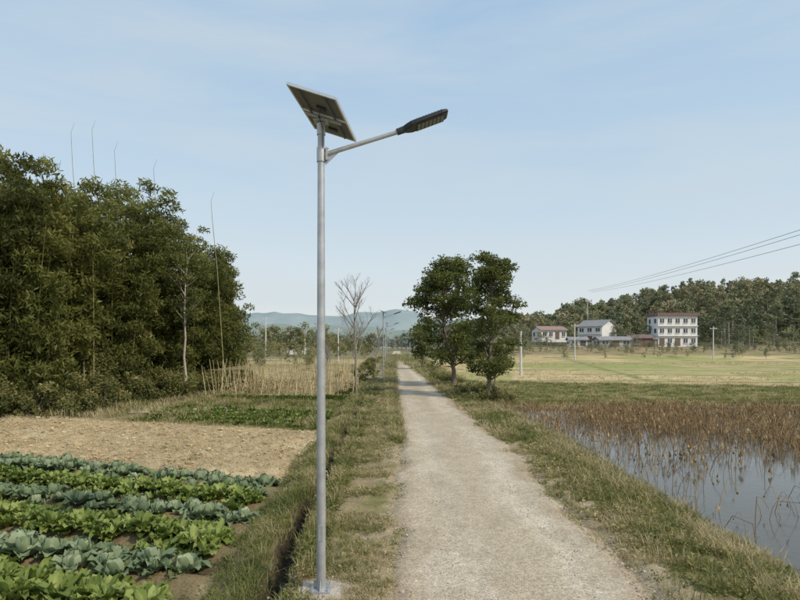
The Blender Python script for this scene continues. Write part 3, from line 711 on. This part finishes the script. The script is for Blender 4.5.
for s in(-1,1):
    c=PC+u*s*(Ld/2+.004)
    box(m,c,(Wd-.025,Ld/2-.029,.008),ax,2)
    box(m,c+nn_*.0105,(Wd-.026,Ld/2-.03,.002),ax,6)
    fr=.018
    for q_ in(-1,1):
        box(m,c+sl*q_*(Wd-.0125)+nn_*-.002,(.0125,Ld/2-.004,fr),ax,3)
        box(m,c+u*q_*(Ld/2-.0165)+nn_*-.002,(Wd-.0255,.0125,fr),ax,3)
    box(m,c-nn_*.022+sl*.02+u*.1,(.055,.04,.013),ax,1)
tube(m,[PC-nn_*.03+u*-.2,PC-nn_*.1+u*-.15,np.array([.03,-.05,5.85]),np.array([.03,-.052,5.6])],.006,5,1,.5)
a0=np.array([.03,0,5.53]);a1=np.array([1.02,0,5.835])
tube(m,[a0,a1],[.03,.027],16,0,.5,cap=True)
tube(m,[[0,0,5.44],[0,0,5.62]],[.056,.056],20,0,.5,cap=True)
box(m,(.072,0,5.535),(.012,.045,.08));
for zz_ in(5.47,5.60): tube(m,[[.06,-.035,zz_],[.10,-.035,zz_]],.008,6,0,.5,cap=True)
m.add([[.055,-.003,5.40],[.055,-.003,5.5],[.25,-.003,5.585],[.055,.003,5.40],[.055,.003,5.5],[.25,.003,5.585]],[np.array([[0,2,1],[3,4,5]]),np.array([[0,3,5,2],[1,2,5,4],[0,1,4,3]])],0)
ha=math.radians(20.5);e1=np.array([math.cos(ha),0,math.sin(ha)]);e2=np.array([0,1,0.]);e3=np.array([-math.sin(ha),0,math.cos(ha)])
h0=np.array([.97,0,5.822])
secs=[(0,.034,.034),(.09,.036,.036),(.13,.075,.038),(.19,.125,.036),(.24,.135,.034),(.60,.135,.030),(.655,.125,.022),(.67,.11,.014)]
V=[];ch=.35
for (s_,w_,t2) in secs:
    c8=[(-1,-1+ch*1.3),(-1+ch*.4,-1),(1-ch*.4,-1),(1,-1+ch*1.3),(1,1-ch*1.3),(1-ch*.4,1),(-1+ch*.4,1),(-1,1-ch*1.3)]
    for (p,q_) in c8: V.append(h0+e1*s_+e2*w_*p+e3*t2*q_)
F=np.array([[k*8+q_,k*8+(q_+1)%8,(k+1)*8+(q_+1)%8,(k+1)*8+q_] for k in range(len(secs)-1) for q_ in range(8)])
m.add(V,[F],1);m.add(V[-8:],[np.arange(8)],1);m.add(V[:8],[np.arange(8)[::-1]],1)
axh=np.array([e1,e2,e3])
box(m,h0+e1*.43-e3*.036,(.185,.112,.006),axh,1)
for a in range(7):
    for b_ in range(4):
        box(m,h0+e1*(.275+a*.0515)+e2*(-.078+b_*.052)-e3*.0445,(.019,.019,.003),axh,5)
for a in range(9): box(m,h0+e1*(.27+a*.04)+e3*.032,(.004,.115,.006),axh,1)
tube(m,[h0-e1*.01,h0+e1*.03],[.042,.042],14,1,.5,cap=True)
me=m.mesh('street_lamp',[galv,dark,back,alu,concf,led,cells])
for k,(x,y,rz) in enumerate([(-1.0,7.1,0),(-1.5,50,0),(-1.75,74,0),(-2.6,100,0),(2.0,112,math.pi),(-3.6,135,0)]):
    o=bpy.data.objects.new('street_lamp',me);scene.collection.objects.link(o);o.location=(x,y,0 if k==0 else hz(x,y)+.02);o.rotation_euler=(0,0,rz)
    if k==0:
        bv=o.modifiers.new('bevel','BEVEL');bv.width=.0025;bv.segments=2;bv.limit_method='ANGLE';bv.angle_limit=math.radians(40)
m=M();k=420;a=U(0,6.28,k);r_=np.sqrt(U(.03,.75,k));x=-1+r_*np.cos(a);y=7.1+r_*np.sin(a);kp=(np.maximum(abs(x+1),abs(y-7.1))>.14);x=x[kp];y=y[kp];r_=r_[kp];k=len(x)
inst(m,rock(6),np.stack([x,y,np.maximum(H(x,y),np.where(r_<.26,.02,-9))+.004],-1),U(0,6.28,k),np.exp(rng.normal(-4.5,.5,k)),var=U(.0,1,k));m.build('rubble',[stone])
m=M();k=40;x=U(-13,-8,k);y=27.5+U(-1,1.5,k)
inst(m,rock(8),np.stack([x,y,H(x,y)+.05],-1),U(0,6.28,k),U(.06,.22,k),var=U(.0,.8,k));m.build('field_rocks',[stone])
# ---------------------------------------------------------------- world & light
az=math.radians(125);el=math.radians(42)
w=bpy.data.worlds.new('World');scene.world=w;w.use_nodes=True;nt=w.node_tree;bg=nt.nodes['Background']
sk=N(nt,'ShaderNodeTexSky',sky_type='NISHITA');sk.sun_disc=False;sk.sun_elevation=el;sk.sun_rotation=az;sk.air_density=1.0;sk.dust_density=2.2;sk.ozone_density=1.6;sk.altitude=100
tc=N(nt,'ShaderNodeTexCoord')
sz_=N(nt,'ShaderNodeSeparateXYZ');nt.links.new(tc.outputs['Generated'],sz_.inputs[0])
hr=ramp(nt,[(0,(.72,.735,.725)),(.06,(.68,.72,.73)),(.22,(.52,.64,.725)),(.5,(.37,.53,.70)),(1,(.30,.43,.60))]);nt.links.new(sz_.outputs[2],hr.inputs[0])
hs_=N(nt,'ShaderNodeVectorMath',operation='SCALE');hs_.inputs['Scale'].default_value=9.2;nt.links.new(hr.outputs[0],hs_.inputs[0])
m1=N(nt,'ShaderNodeMix',data_type='RGBA');m1.inputs[0].default_value=.80;nt.links.new(sk.outputs[0],m1.inputs[6]);nt.links.new(hs_.outputs[0],m1.inputs[7])
mp=N(nt,'ShaderNodeMapping');mp.inputs['Scale'].default_value=(1.0,1.2,5.5);mp.inputs['Rotation'].default_value=(0,.3,0)
no=N(nt,'ShaderNodeTexNoise',Scale=1.5,Detail=8,Roughness=.58);no.inputs['Distortion'].default_value=.5;nt.links.new(tc.outputs['Generated'],mp.inputs[0]);nt.links.new(mp.outputs[0],no.inputs['Vector'])
mr=N(nt,'ShaderNodeMapRange');mr.inputs[1].default_value=.38;mr.inputs[2].default_value=.70;mr.inputs[3].default_value=.0;mr.inputs[4].default_value=.6;nt.links.new(no.outputs[0],mr.inputs[0])
mx=N(nt,'ShaderNodeMix',data_type='RGBA');nt.links.new(mr.outputs[0],mx.inputs[0]);nt.links.new(m1.outputs[2],mx.inputs[6]);mx.inputs[7].default_value=(4.9,5.45,5.75,1)
nt.links.new(mx.outputs[2],bg.inputs[0]);bg.inputs[1].default_value=.13
sl_=bpy.data.lights.new('sun','SUN');sl_.energy=2.9;sl_.angle=math.radians(5);sl_.color=(1,.89,.74)
so=bpy.data.objects.new('sun',sl_);scene.collection.objects.link(so)
sd=Vector((math.sin(az)*math.cos(el),math.cos(az)*math.cos(el),math.sin(el)));so.rotation_euler=(-sd).to_track_quat('-Z','Y').to_euler()
# ---------------------------------------------------------------- camera
cam=bpy.data.cameras.new('camera');co=bpy.data.objects.new('camera',cam);scene.collection.objects.link(co)
co.location=(0,0,3.12);co.rotation_euler=(math.radians(90),0,0);cam.lens=25.2;cam.sensor_width=36;cam.shift_y=.0563;cam.clip_end=6000;cam.clip_start=.1
scene.camera=co
scene.view_settings.view_transform='Standard';scene.view_settings.look='None';scene.view_settings.exposure=0
